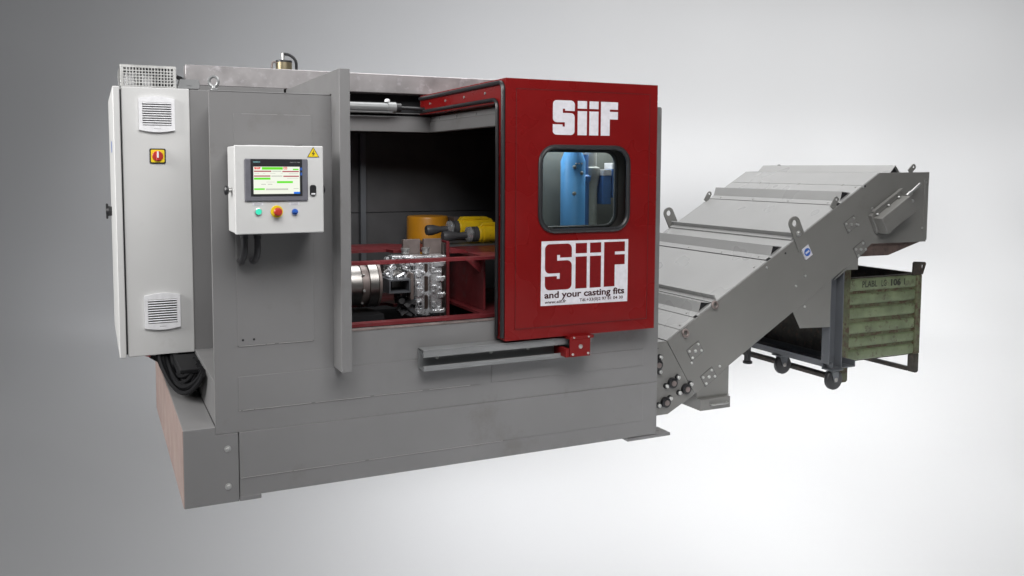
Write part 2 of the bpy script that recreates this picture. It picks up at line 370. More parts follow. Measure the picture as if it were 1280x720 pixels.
# interior
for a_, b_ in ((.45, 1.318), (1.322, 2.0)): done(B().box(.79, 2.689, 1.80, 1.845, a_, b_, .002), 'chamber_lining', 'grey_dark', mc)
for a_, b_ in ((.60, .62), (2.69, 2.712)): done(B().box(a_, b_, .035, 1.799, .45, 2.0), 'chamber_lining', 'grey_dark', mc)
done(B().box(1.86, 2.689, .34, .352, .605, 1.99), 'added_backing_panel', 'backing_grey', mc)  # added partition, gives the fill a grey ground behind the window
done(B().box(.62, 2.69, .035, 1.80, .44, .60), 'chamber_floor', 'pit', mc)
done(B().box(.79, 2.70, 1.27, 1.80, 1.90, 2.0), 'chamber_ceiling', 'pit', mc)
done(B().box(1.395, 1.435, 1.74, 1.799, .6, 1.9), 'chamber_post', 'frame', mc)
done(B().box(.80, 2.6, .04, .14, .605, .78), 'coolant_tray', 'frame', mc)
# top opening
done(B().box(.791, 1.738, 1.2, 1.262, 1.886, 1.988, .003), 'opening_crossbar', 'grey', mc)
sr = done(B().box(1.7225, 1.775, .031, 1.199, 1.886, 1.955, .003).box(1.732, 1.775, .031, 1.199, 1.956, 1.99, .002), 'opening_side_rail', 'grey', mc)
for y in (.15, .45, .75, 1.05): done(B().cyl((1.7315, y, 1.972), (1.727, y, 1.972), .007, n=10), 'screw', 'zinc', sr)
done(B().box(.74, 2.6, 1.319, 1.86, 2.016, 2.15), 'dark_roof_filler', 'pit', mc)  # black box added to darken the gap under the roof beam
done(B().box(.20, .735, 1.14, 1.192, TOP+.007, 2.134), 'roof_box', 'grey', mc)
done(B().box(.163, 2.32, 1.2, 1.318, 2.139, 2.262, .004), 'roof_beam', 'beam', mc)
ac = done(B().cyl((.80, 1.13, 2.04), (1.44, 1.13, 2.04), .03).box(.82, 1.43, 1.105, 1.155, 2.005, 2.012).cyl((1.40, 1.13, 2.04), (1.455, 1.13, 2.04), .036), 'door_actuator', 'galv', mc)
done(B().cyl((1.456, 1.13, 2.04), (1.74, 1.13, 2.035), .012).cyl((1.456, 1.13, 2.04), (1.49, 1.13, 2.04), .03), 'actuator_rod', 'black', ac)
done(B().turned((1.40, 1.13, 2.075), (0, 0, 1), [(0, .018), (.012, .018), (.02, .010)], 14), 'actuator_cap', 'plastic_white', ac)
# lifting eye on the front corner
e = B().turned((.182, .05, TOP+.006), (0, 0, 1), [(0, .018), (.008, .018), (.014, .012), (.024, .010)], 16)
e.tube([(.180+.020*math.cos(t*math.pi/10), .05-.010*math.cos(t*math.pi/10), TOP+.050+.024*math.sin(t*math.pi/10)) for t in range(20)], .0075, 10, closed=True)
done(e, 'lifting_eye', 'galv', mc)
# guide rail below the opening
rl = B().box(1.195, 2.222, -.010, -.0037, .578, .692).box(1.195, 2.222, -.088, -.010, .685, .692, .001).box(1.195, 2.222, -.088, -.082, .652, .6845, .001).box(1.195, 2.222, -.088, -.010, .578, .584, .001).box(1.195, 2.222, -.088, -.082, .5845, .606, .001)
rail = done(rl, 'guide_rail', 'galv', mc)
for x in (1.30, 1.62, 1.85): done(B().hexa((x, -.010, .632), (0, -1, 0), .011, .007), 'bolt', 'zinc', rail)

# sliding door (moves on its own: a part of the machine with its own pieces)
DX0, DX1, DZ0, DZ1, DY = 1.657, 2.636, .707, 2.129, -.113
win = rrect(1.868, 2.434, 1.303, 1.763, .088)
d = B().sheet([(DX0, DZ0), (DX1, DZ0), (DX1, DZ1), (DX0, DZ1)], [win], 'xz', DY, DY+.009)
d.prism([(DY+.0095, DZ0), (-.014, DZ0), (-.014, 2.002), (1.2, 2.002), (1.2, DZ1), (DY+.0095, DZ1)], 'yz', DX0, DX0+.008, .001)
d.box(DX1-.008, DX1, DY+.0095, -.014, DZ0, DZ1, .001).box(DX0+.0085, DX1-.0085, DY+.0095, -.014, DZ0, DZ0+.008, .001)
d.box(DX0+.0085, DX1, DY+.0095, 1.2, DZ1-.008, DZ1, .001).box(DX0+.0085, DX0+.10, -.013, 1.2, 2.002, 2.008, .001)
d.box(DX1-.008, DX1, -.013, 1.2, 2.02, DZ1-.009, .001).box(DX0, DX1, 1.2005, 1.21, 2.002, DZ1, .001)
door = done(d, 'sliding_door', 'red', mc)
done(B().sheet([(1.716, .767), (2.582, .767), (2.582, 2.076), (1.716, 2.076)], [rrect(1.858, 2.444, 1.293, 1.773, .092)], 'xz', DY-.0028, DY+.001), 'door_skin', 'red', door)
done(B().sheet([(1.7165, .7675), (2.5815, .7675), (2.5815, 2.0755), (1.7165, 2.0755)], [[(1.7195, .7705), (2.5785, .7705), (2.5785, 2.0725), (1.7195, 2.0725)]], 'xz', DY-.0042, DY-.002), 'door_seam', 'seam_red', door)
gp = [(x, DY-.006, z) for x, z in rrect(1.866, 2.436, 1.301, 1.765, .09)]
done(B().tube(gp, .0135, 10, closed=True), 'window_gasket', 'rubber', door)
done(B().prism(rrect(1.868, 2.434, 1.303, 1.763, .088), 'xz', DY-.001, DY+.004), 'window_pane', 'glass', door)
done(B().tube([(x, -.004, z) for x, z in rrect(1.852, 2.432, 1.31, 1.75, .083)], .012, 10, closed=True), 'chamber_window_gasket', 'rubber', mc)
xs = DX0-.008
done(B().tube(pipe_path([(xs, DY+.016, .725), (xs, DY+.016, 2.108), (xs, 1.19, 2.108)], .05), .0125, 10), 'door_seal', 'rubber', door)
done(B().tube(pipe_path([(xs, -.022, .722), (xs, -.024, 1.4), (xs, -.022, 2.022), (xs, 1.19, 2.022)], .06), .0105, 10), 'door_seal', 'rubber', door)
for y in (.15, .45, .75, 1.02): done(B().cyl((DX0, y, 2.066), (DX0-.005, y, 2.066), .008, n=10), 'screw', 'zinc', door)
for z in (.80, 1.15, 1.5, 1.85): done(B().cyl((DX0, -.062, z), (DX0-.004, -.062, z), .006, n=10), 'screw', 'zinc', door)
for nm, b in logo(1.942, 2.362, 1.832, 2.021, DY-.003): done(b, nm, 'sticker', door)
stk = done(B().prism([(1.877, 1.246), (2.444, 1.241), (2.443, .880), (1.874, .887)], 'xz', DY-.0031, DY-.0042), 'advert_sticker', 'sticker', door)
for nm, b in logo(1.899, 2.421, .972, 1.229, DY-.0043, .0006): done(b, nm, 'print_red', door)
done(text_mesh('and your casting fits', 1.897, 2.421, .928, .037, DY-.0043, .027), 'sticker_slogan', 'print_dark', door)
done(text_mesh('www.siif.fr', 1.900, 2.036, .898, .0175, DY-.0043, .02, .25), 'sticker_web_address', 'print_dark', door)
done(text_mesh('Tél.+33(0)2 97 81 04 30', 2.122, 2.412, .898, .0175, DY-.0043, .018), 'sticker_phone_number', 'print_dark', door)
k = B().box(2.045, 2.178, -.150, -.140, .590, .690, .002).box(2.02, 2.044, -.145, -.0, .59, .64, .002).box(2.044, 2.20, -.150, -.02, .6905, .7065, .001).box(2.045, 2.178, -.1395, -.09, .6, .612)
gb = done(k, 'guide_bracket', 'red', door)
for x, z, r in ((2.062, .606, .007), (2.162, .606, .007), (2.112, .648, .013), (2.07, .700, .006), (2.165, .700, .006)):
    done(B().hexa((x, -.150, z), (0, -1, 0), r, .006), 'screw', 'zinc', door)

# ------------------------------------------------------------------ electrical cabinet
cb = thing('electrical_cabinet', (-.03, 1.4, .585), 'tall white electrical cabinet with two louvred vents on the machine side', 'cabinet')
done(B().box(-.205, .1495, .875, 2.05, .586, 2.089, .004), 'cabinet_body', 'white', cb)
done(B().box(.1505, .260, .878, 2.0, .587, 2.086, .003), 'cabinet_frame', 'grey', cb)
dr = done(B().box(-.249, -.214, .868, 2.06, .583, 2.09, .004), 'cabinet_door', 'white', cb)
done(B().box(-.2135, -.2055, .885, 2.04, .60, 2.075), 'door_gasket', 'black', dr)
done(B().turned((-.249, 1.86, 1.36), (-1, 0, 0), [(0, .03), (.02, .034), (.035, .028)], 16).box(-.285, -.272, 1.84, 1.88, 1.31, 1.41, .004), 'door_handle', 'black', dr)
done(B().box(-.2505, -.2495, 1.30, 1.42, 1.735, 1.80, .0), 'door_label', 'blue', dr)
def vent(x0, x1, z0, z1):
    v = None; n = 10; bul = .010; top = []
    arc_t = [(x0+(x1-x0)*i/10, z1-.012+bul*math.sin(math.pi*i/10)*1.2) for i in range(11)]
    arc_b = [(x1-(x1-x0)*i/10, z0+.012-bul*math.sin(math.pi*i/10)*1.2) for i in range(11)]
    inner = [(x0+.018, z0+.036), (x1-.018, z0+.036), (x1-.018, z1-.034), (x0+.018, z1-.034)]
    v = done(B().sheet(arc_t+arc_b, [inner], 'xz', .857, .8745), 'vent', 'plastic_white', cb)
    done(B().box(x0+.02, x1-.02, .872, .8742, z0+.038, z1-.036, 0), 'vent_backing', 'black', v)
    hh = (z1-z0-.07)/n
    for i in range(n):
        zc = z0+.036+hh*(i+.5)
        m = Matrix.Translation((0, .862, zc)) @ Matrix.Rotation(R(-24), 4, 'X')
        done(B().box(x0+.0185, x1-.0185, -.0060, .0060, -.0026, .0026, .0006, m), 'slat', 'plastic_white', v)
    done(text_mesh('ventilation', (x0+x1)/2-.018, (x0+x1)/2+.018, z0+.018, .006, .8568), 'vent_marking', 'print_grey', v)
vent(-.118, .069, 1.842, 2.040)
vent(-.115, .075, .732, .939)
sw = done(B().prism(rrect(-.068, .017, 1.668, 1.752, .008), 'xz', .868, .8745, .001), 'main_switch', 'black', cb)
done(B().prism(rrect(-.061, .010, 1.675, 1.745, .006), 'xz', .8655, .868), 'switch_plate', 'warn_yellow', sw)
done(B().turned((-.0255, .8655, 1.710), (0, -1, 0), [(0, .029), (.008, .028), (.010, .026)], 24).box(-.034, -.017, .845, .8655, 1.684, 1.736, .003), 'switch_knob', 'switch_red', sw)
done(B().box(-.030, -.021, .8435, .8455, 1.700, 1.736, .0008), 'switch_pointer', 'plastic_white', sw)
# ventilated cage on the cabinet roof
CX0, CX1, CY0, CY1, CZ0, CZ1 = -.206, .084, .885, 1.32, 2.091, 2.208
cg = B()
for x in (CX0, CX1-.016): cg.box(x, x+.016, CY0, CY0+.006, CZ0, CZ1, .0005)
cg.box(CX0, CX1, CY0-.001, CY0+.005, CZ1-.012, CZ1, .0005).box(CX0, CX1, CY0-.001, CY0+.005, CZ0, CZ0+.008, .0005)
cg.box(CX0, CX1, CY1-.004, CY1, CZ0, CZ1, .0005).box(CX0, CX1, CY0, CY1, CZ1, CZ1+.003, .0005)
cage = done(cg, 'cooling_cage', 'zinc', cb)
nx, nz = 16, 6
mh = B()
for i in range(1, nx): 
    x = CX0+.016+(CX1-CX0-.032)*i/nx; mh.box(x-.003, x+.003, CY0, CY0+.002, CZ0+.008, CZ1-.012, 0)
for j in range(1, nz):
    z = CZ0+.008+(CZ1-CZ0-.02)*j/nz; mh.box(CX0+.016, CX1-.016, CY0-.0005, CY0+.0015, z-.003, z+.003, 0)
for xx in (CX0, CX1-.002):
    for i in range(1, 22):
        y = CY0+(CY1-CY0)*i/22; mh.box(xx, xx+.002, y-.003, y+.003, CZ0, CZ1, 0)
    for j in range(1, nz):
        z = CZ0+(CZ1-CZ0)*j/nz; mh.box(xx-.0004, xx+.0016, CY0, CY1, z-.003, z+.003, 0)
mo = done(mh, 'cage_mesh', 'zinc', cage); mo['kind'] = 'stuff'
for x, w_ in ((-.15, .05), (-.06, .05), (.03, .04)):
    done(B().box(x-w_/2, x+w_/2, 1.0, 1.26, CZ0+.004, CZ1-.03, .003).box(x-w_/2+.008, x+w_/2-.008, .985, .999, CZ0+.02, CZ1-.05), 'cage_resistor', 'plastic_white' if x < 0 else 'black', cage)
tag(done(B().prism([(.088, 2.0905), (.205, 2.0905), (.212, 2.102), (.206, 2.145), (.105, 2.145)], 'xz', .90, 1.02, .003).box(.14, .165, .897, .90, 2.108, 2.114), 'junction_box', 'galv'),
    'small grey junction box on the cabinet roof beside the wire cage', 'box')
tag(done(B().tube(pipe_path([(.02, 1.36, 2.10), (.08, 1.25, 2.20), (.13, 1.06, 2.16), (.15, 1.03, 2.12)], .05), .012, 10), 'cable', 'rubber'),
    'short black cable rising behind the small grey junction box on the roof', 'cable')
done(B().box(.005, .139, 1.25, 1.26, .388, .584), 'dark_gap_sheet', 'pit', cb)  # black sheet added to darken the gap behind the cables
# cables hanging in the gap under the cabinet
cbl = thing('cable_loop', (.08, 1.1, .387), 'black hanging cable loops in the gap under the white cabinet', 'cable')
for i in range(17):
    y = .92+.02*i; dx = random.uniform(-.02, .02); dp = random.uniform(.30, .40) - .0*i; wd = random.uniform(.075, .11)
    cx = .075+dx
    pts = [(cx+wd*math.cos(R(180+180*t/12)), y+.02*math.sin(t), .585-(.585-.40)*(math.sin(R(180*t/12)))*(.75+.3*random.random()*0+.25*(i % 3)/2)) for t in range(13)]
    done(B().tube([(pts[0][0], y, .584)]+pts[1:-1]+[(pts[-1][0], y, .584)], random.choice((.014, .018, .012)), 8), 'cable', 'cable_black', cbl)
for k_ in range(4):
    done(B().tube([(.085+.085*math.cos(R(180+180*t/14)), 1.0+.05*k_, .585-.155*math.sin(R(180*t/14))) for t in range(15)], .034, 10), 'cable', 'cable_black', cbl)
for i in range(5):
    y = .95+.05*i
    pts = [(.235-.02*i+.012*math.sin(i), y, .584), (.21-.05*i, y, .50-.01*i), (.10-.02*i, y-.02, .46+.01*i), (-.02-.015*i, y, .52), (-.05-.01*i, y, .584)]
    done(B().tube(pipe_path(pts, .08), .012, 8), 'cable', 'cable_black', cbl)
for i in range(13):
    y0 = .90+.02*(i % 5); x0 = -.045+.018*(i % 6); y1 = .30+.035*i; sag = random.uniform(.10, .165); pts = []
    for t in range(17):
        f = t/16; pts.append((x0+(.138-x0)*f**1.2+.004*math.sin(5*f+i), y0+(y1-y0)*f, .584-.004*f-sag*math.sin(math.pi*f)**.8))
    done(B().tube(pts, random.choice((.014, .018, .012)), 8), 'cable', 'cable_black', cbl)
done(B().box(.03, .1490, .45, .86, .56, .582, .004), 'dark_gap_box', 'cable_black', cbl)  # black box added to darken the space beside the cables
tag(done(B().tube(pipe_path([(-.17, 1.25, .584), (-.13, 1.2, .545), (-.05, 1.1, .535), (.0, 1.0, .56), (.01, 1.0, .584)], .06), .016, 8), 'red_hose', 'switch_red'),
    'red hose hanging behind the black cables under the white cabinet', 'hose')
tag(done(B().tube(pipe_path([(.149, .72, .389), (.125, .74, .455), (.10, .76, .40), (.125, .72, .40), (.150, .70, .42)], .02), .006, 8), 'cable_hook', 'black'),
    'small bent black wire hook on the base ledge below the cables', 'hook')
vc = thing('valve_canister', (.80, 1.45, 2.131), 'small brassy canister with a black hose standing behind the roof beam', 'canister')
done(B().turned((.80, 1.45, 2.131), (0, 0, 1), [(0, .052), (.200, .052)], 28), 'canister_body', 'brass', vc)
done(B().turned((.80, 1.45, 2.3315), (0, 0, 1), [(0, .0535), (.010, .0535), (.013, .050)], 28), 'canister_lid', 'black', vc)
done(B().cyl((.795, 1.45, 2.345), (.795, 1.45, 2.395), .010), 'hose_fitting', 'zinc', vc)
done(B().tube(pipe_path([(.795, 1.45, 2.388), (.835, 1.44, 2.384), (.876, 1.43, 2.35), (.880, 1.43, 2.14)], .05), .0095, 8), 'canister_hose', 'rubber', vc)
done(B().tube(pipe_path([(.75, 1.43, 2.325), (.725, 1.43, 2.335), (.718, 1.43, 2.31), (.718, 1.43, 2.14)], .02), .0055, 8), 'canister_pipe', 'brown_steel', vc)

# ------------------------------------------------------------------ operator panel
hp = thing('control_panel', (.43, -.03, 1.545), 'light grey operator box with a lit touch screen on the machine front', 'control panel')
HY = -.259
done(B().box(.2265, .6285, HY+.024, -.03, 1.345, 1.746, .004), 'panel_housing', 'white', hp)
done(B().box(.224, .631, HY, HY+.022, 1.342, 1.749, .004), 'panel_door', 'white', hp)
done(B().box(.26, .60, -.03, -.001, 1.40, 1.70), 'mounting_plate', 'grey', hp)
done(B().prism([(.275, 1.750), (.50, 1.750), (.555, 1.756), (.53, 1.7505), (.30, 1.7515)], 'xz', -.22, -.12, 0), 'paper_sheet', 'sticker', hp)
sc = done(B().box(.267, .556, HY-.010, HY, 1.493, 1.688, .004), 'screen_bezel', 'bezel', hp)
done(B().box(.294, .529, HY-.0112, HY-.0098, 1.516, 1.6865, .0005), 'screen_glass', 'black', sc)
SX0, SX1, SZ0, SZ1 = .306, .517, 1.527, 1.652
done(B().box(SX0, SX1, HY-.0122, HY-.0114, SZ0, SZ1, 0), 'screen_display', 'screen', sc)
def scr(nm, mat, rects):
    b = B()
    for u0, u1, v0, v1 in rects:      # fractions of the display, from its top left corner
        b.box(SX0+u0*(SX1-SX0), SX0+u1*(SX1-SX0), HY-.0128, HY-.0123, SZ1-v1*(SZ1-SZ0), SZ1-v0*(SZ1-SZ0), 0)
    done(b, nm, mat, sc)
scr('screen_green_bar', 'scr_green', [(.18, .63, .015, .11)]); scr('screen_green_bar', 'scr_green', [(.85, .975, .075, .125)])
scr('screen_green_bar', 'scr_green', [(.01, .36, .40, .475)]); scr('screen_green_bar', 'scr_green', [(.50, .845, .53, .605)]); scr('screen_green_bar', 'scr_green', [(.01, .235, .79, .85)])
scr('screen_red_band', 'scr_red', [(.01, .38, .145, .19), (.62, .98, .155, .20)]); scr('screen_red_band', 'scr_red', [(.01, .36, .32, .365), (.64, .98, .33, .375)])
scr('screen_blue_button', 'scr_blue', [(.865, 1.0, .93, 1.0)]); scr('screen_emblem', 'scr_logo', [(.645, .66, .01, .10), (.71, .725, .01, .10), (.66, .71, .01, .03), (.66, .71, .08, .10), (.678, .692, .035, .075)])
for q_ in [(.02, .12, .235, .25), (.2, .25, .238, .25), (.36, .47, .238, .252), (.58, .63, .238, .25), (.76, .97, .25, .27), (.72, .97, .42, .435), (.27, .45, .555, .57), (.16, .26, .63, .66), (.30, .40, .63, .66), (.26, .74, .80, .86), (.86, .97, .80, .82)]: scr('screen_text_line', 'scr_grey', [q_])
scr('screen_title', 'scr_grey', [(.40, .60, .15, .185), (.38, .62, .325, .365)])
for nm, b in logo(SX0+.004, SX0+.032, SZ1-.012, SZ1-.002, HY-.0123, .0005): done(b, nm, 'scr_logo', sc)
done(text_mesh('SIEMENS', .305, .337, 1.6705, .006, HY-.0114, .02), 'screen_maker_name', 'teal', sc)
done(text_mesh('SIMATIC HMI', .472, .518, 1.670, .0045, HY-.0114, .005), 'screen_type_name', 'print_grey', sc)
done(B().box(.520, .528, HY-.0118, HY-.0113, 1.635, 1.648, 0), 'screen_key', 'blue', sc); done(B().box(.520, .528, HY-.0118, HY-.0113, 1.612, 1.625, 0), 'screen_key', 'blue', sc)
def sgn(pts, m, nm, y): return done(B().prism(pts, 'xz', y, y-.0008), nm, m, hp)
tri = lambda s: [(.584-s, 1.714-s*.62), (.584+s, 1.714-s*.62), (.584, 1.714+s*1.1)]
sgn(tri(.029), 'black', 'warning_sign', HY-.0002); sgn(tri(.0245), 'warn_yellow', 'warning_sign_face', HY-.001)
sgn([(.587, 1.731), (.577, 1.712), (.584, 1.714), (.580, 1.700), (.592, 1.716), (.585, 1.715)], 'black', 'warning_bolt', HY-.0018)
la = done(B().prism(rrect(.566, .595, 1.516, 1.567, .010), 'xz', HY, HY-.008, .002), 'panel_latch', 'black', hp)
done(B().box(.571, .590, HY-.0095, HY-.008, 1.522, 1.529, .001), 'latch_marking', 'plastic_white', la)
done(B().turned((.327, HY, 1.446), (0, -1, 0), [(0, .0165), (.005, .0165), (.006, .0145)], 24), 'button_collar', 'zinc', hp)
done(B().turned((.327, HY-.006, 1.446), (0, -1, 0), [(0, .0135), (.006, .0135), (.009, .010)], 24), 'green_button', 'lamp_green', hp)
done(B().turned((.411, HY, 1.445), (0, -1, 0), [(0, .0285), (.003, .0285), (.004, .027)], 28), 'emergency_collar', 'warn_yellow', hp)
done(B().turned((.411, HY-.004, 1.445), (0, -1, 0), [(0, .011), (.018, .011), (.019, .019), (.028, .0195), (.034, .015), (.036, .006)], 28), 'emergency_button', 'switch_red', hp)
done(B().turned((.494, HY, 1.443), (0, -1, 0), [(0, .0145), (.012, .0135), (.013, .012)], 10).box(.483, .505, HY-.020, HY-.012, 1.438, 1.448, .002), 'blue_selector', 'blue', hp)
for x, n1 in ((.327, 'button_plate'), (.494, 'selector_plate')):
    o = done(B().box(x-.025, x+.022, HY-.0015, HY, 1.474, 1.488, .0003), n1, 'sticker', hp)
    for zz in (1.484, 1.4785): done(B().box(x-.018, x+.015, HY-.0021, HY-.0016, zz-.0012, zz+.0008, 0), 'plate_print', 'print_grey', o)
for x, s in ((.2265, -1), (.6285, 1)):
    o = done(B().turned((x, -.15, 1.542), (s, 0, 0), [(0, .010), (.018, .010)], 16), 'knob_shaft', 'zinc', hp)
    done(B().turned((x+s*.016, -.15, 1.542), (s, 0, 0), [(0, .019), (.006, .023), (.012, .023), (.018, .016)], 20), 'side_knob', 'black', o)
for x in (.283, .343):
    o = done(B().turned((x, -.13, 1.344), (0, 0, -1), [(0, .021), (.016, .021), (.018, .018), (.032, .018)], 12), 'cable_gland', 'black', hp)
    done(B().tube(pipe_path([(x, -.13, 1.315), (x, -.13, 1.235), (x-.004, -.05, 1.195), (x-.004, -.0045, 1.195)], .06), .0155, 12), 'conduit', 'rubber', o)

# ------------------------------------------------------------------ inside the work chamber
rf = thing('rotary_fixture', (1.3, .6, .6), 'dark red rotating fixture frame of two plates inside the work chamber', 'fixture')
def plate(z0, z1):
    out = [(.62, .15), (1.62, .15)]+[(1.62+.62*math.sin(R(a))*1.0, .77-.62*math.cos(R(a))) for a in range(10, 100, 10)]+[(2.24, 1.12), (1.46, 1.12), (1.40, 1.20), (.62, 1.20)]
    hl = [(.70, .215), (1.665, .215), (1.665, .72), (1.30, .72), (1.28, .80), (.70, .80)]
    return B().sheet(out, [hl], 'xy', z0, z1)
done(plate(1.128, 1.145), 'upper_plate', 'red_in', rf); done(plate(.795, .812), 'lower_plate', 'red_in', rf)
done(B().box(.858, .870, .153, .24, .813, 1.127), 'fixture_post', 'red_in', rf)
done(B().box(1.712, 1.724, .29, .95, .813, 1.127), 'fixture_web', 'red_in', rf)
done(B().prism([(1.60, 1.127), (1.711, 1.127), (1.711, 1.03)], 'xz', .34, .352), 'fixture_gusset', 'red_in', rf)
done(B().prism([(1.545, 1.1455), (1.66, 1.1455), (1.64, 1.162), (1.555, 1.178), (1.545, 1.178)], 'xz', .40, .412), 'fixture_gusset', 'red_in', rf)
done(B().box(1.602, 1.622, .60, .70, .72, 1.20, .002), 'fixture_upright', 'red_in', rf)
done(B().box(1.586, 1.6015, .605, .68, .70, 1.19, .002), 'fixture_edge_bar', 'steel', rf)
for x0, x1 in ((1.335, 1.445), (1.468, 1.585)): done(B().box(x0, x1, .64, .665, .74, 1.215, .002), 'clamp_plate', 'brown_steel', rf)
for x in (1.325, 1.455): done(B().turned((x, .57, 1.135), (0, 0, 1), [(0, .022), (.022, .022), (.023, .027), (.035, .027)], 16), 'clamp_nut', 'zinc', rf)
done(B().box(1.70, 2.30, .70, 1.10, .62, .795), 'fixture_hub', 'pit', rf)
ch = thing('spindle_chuck', (1.05, .6, .6), 'shiny steel spindle chuck beside the casting in the chamber', 'chuck')
done(B().turned((.64, .6, .965), (1, 0, 0), [(0, .125), (.40, .125)], 40), 'chuck_body', 'steel', ch)
done(B().turned((1.035, .6, .965), (1, 0, 0), [(0, .132), (.025, .132), (.026, .120), (.045, .120)], 40), 'chuck_ring', 'brown_steel', ch)
done(B().turned((1.081, .6, .965), (1, 0, 0), [(0, .135), (.05, .135), (.052, .127)], 40), 'chuck_ring', 'steel', ch)
done(B().turned((1.135, .6, .965), (1, 0, 0), [(0, .138), (.015, .138)], 40), 'chuck_ring', 'brown_steel', ch)
for a in (200, 240, 280, 320): done(B().hexa((1.04, .6+.133*math.sin(R(a)), .965-.133*math.cos(R(a+180))*-1), (0, math.sin(R(a)), math.cos(R(a+180))*-1), .009, .008), 'screw', 'zinc', ch)
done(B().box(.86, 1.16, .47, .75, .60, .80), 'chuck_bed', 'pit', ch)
done(B().sheet([(1.175, .925), (1.305, .925), (1.305, 1.005), (1.175, 1.005)], [[(1.184, .934), (1.296, .934), (1.296, .996), (1.184, .996)]], 'xz', .42, .66)
     .box(1.176, 1.304, .6605, .668, .926, 1.004), 'square_tube', 'frame', ch)
done(B().box(1.308, 1.328, .43, .50, .88, 1.035, .002), 'jaw_plate', 'brown_steel', ch)
# the casting being worked on
ca = thing('aluminium_casting', (1.48, .56, .74), 'bright raw aluminium cylinder head casting clamped in the red fixture', 'casting')
rr = random.Random(4)
b = B().box(1.366, 1.536, .545, .63, .757, 1.105, .005)
b.box(1.368, 1.427, .514, .546, .765, 1.10, .006).box(1.463, 1.533, .500, .546, .775, 1.102, .006)
for z0, z1, d in ((.775, .815, .012), (.822, .868, .006), (.885, .935, .014), (.945, .985, .005), (1.0, 1.045, .012), (1.055, 1.09, .006)):
    b.box(1.372, 1.372+rr.uniform(.03, .052), .514-d, .520, z0, z1, .004)
for z0, z1, a0, a1, d in ((.78, .80, 1.47, 1.545, .012), (.83, .85, 1.468, 1.49, .008), (.87, .90, 1.505, 1.538, .010), (.93, .95, 1.466, 1.5, .006), (.97, 1.0, 1.50, 1.54, .012), (1.02, 1.034, 1.466, 1.53, .006), (1.06, 1.09, 1.472, 1.54, .012)):
    b.box(a0, a1, .500-d, .506, z0, z1, .003)
for x, z, r in ((1.385, .96, .009), (1.415, 1.03, .008), (1.40, 1.075, .011), (1.412, .905, .008), (1.38, .79, .009), (1.478, .82, .008), (1.478, .91, .007), (1.52, .93, .008), (1.48, 1.05, .008), (1.515, .81, .008)):
    b.turned((x, .52, z), (0, -1, 0), [(0, r*1.2), (.03, r), (.031, r*.5), (.026, r*.45)], 10)
done(b, 'casting_block', 'alu', ca)
for z0, z1, dx in ((1.02, 1.075, 0), (.905, 1.0, .002), (.80, .885, .001)):
    done(B().prism(rrect(1.430+dx, 1.458+dx, z0, z1, .011, 3), 'xz', .5435, .546), 'casting_port', 'port_dark', ca)
for z in (.79, .885, .985, 1.075):
    done(B().turned((1.533, .525, z), (1, 0, 0), [(0, .012), (.012, .012), (.0125, .016), (.024, .016)], 10), 'casting_bolt', 'zinc', ca)
done(B().turned((1.392, .52, .842), (0, -1, 0), [(0, .018), (.026, .016)], 14), 'casting_boss', 'alu', ca); done(B().cyl((1.392, .494, .842), (1.392, .4932, .842), .009, n=12), 'casting_bore', 'black', ca)
done(B().box(1.235, 1.365, .57, .63, .93, 1.105, .006).box(1.19, 1.24, .585, .625, .99, 1.09, .005), 'casting_core', 'steel', ca)
b = B().box(1.30, 1.56, .50, .62, 1.112, 1.124, .003).box(1.225, 1.33, .52, .60, 1.118, 1.130, .003)
for i in range(70):
    x = rr.uniform(1.19, 1.36); z = rr.uniform(1.005, 1.12); y = rr.uniform(.49, .60); s_ = rr.uniform(.005, .015)
    m = Matrix.Translation((x, y, z)) @ Matrix.Rotation(rr.uniform(0, 3), 4, 'Y') @ Matrix.Rotation(rr.uniform(-.5, .5), 4, 'X')
    if rr.random() < .55: b.box(-s_*1.6, s_*1.6, -s_, s_, -s_*.45, s_*.45, .002, m)
    else: b.turned((x, y, z), (rr.uniform(-.4, .4), -1, rr.uniform(-.4, .4)), [(0, s_), (.02, s_*.8), (.021, s_*.5)], 9)
done(b, 'casting_arm', 'alu', ca)
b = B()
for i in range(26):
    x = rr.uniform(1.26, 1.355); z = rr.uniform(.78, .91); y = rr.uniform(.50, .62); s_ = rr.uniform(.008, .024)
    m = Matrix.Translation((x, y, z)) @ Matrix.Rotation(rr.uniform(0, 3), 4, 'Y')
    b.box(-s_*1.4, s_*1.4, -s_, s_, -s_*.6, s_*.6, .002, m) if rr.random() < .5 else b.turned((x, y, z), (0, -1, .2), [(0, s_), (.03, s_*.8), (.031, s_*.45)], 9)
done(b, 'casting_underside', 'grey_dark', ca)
# yellow cylinders and orange cover
def clamp(y, z, xt, xb, xe, label):
    t = thing('yellow_cylinder', (xb, y, z-.07), label, 'cylinder', 'yellow hydraulic cylinders in the chamber')
    done(B().turned((xb, y, z), (1, 0, .02), [(0, .050), (.008, .056), (.030, .056), (.031, .060), (.045, .060), (.046, .056), (xe-xb, .056)], 28).prism([(xb+.01, z+.05), (xb+.03, z+.074), (xe-.04, z+.074), (xe, z+.05)], 'xz', y-.03, y+.03, .004), 'cylinder_barrel', 'yellow', t)
    done(B().turned((xb-.048, y, z-.002), (1, 0, .02), [(0, .040), (.010, .046), (.014, .04), (.016, .050), (.047, .050)], 24), 'cylinder_collar', 'grey_dark', t)
    done(B().turned((xb-.078, y, z-.003), (1, 0, .02), [(0, .034), (.010, .050), (.028, .051)], 24), 'collar_ring', 'alu', t)
    done(B().turned((xt, y, z-.012), (1, 0, .035), [(0, .031), (.015, .036), (.05, .035), (.10, .021), (xb-.07-xt, .021)], 20), 'cylinder_rod', 'grey_dark', t)
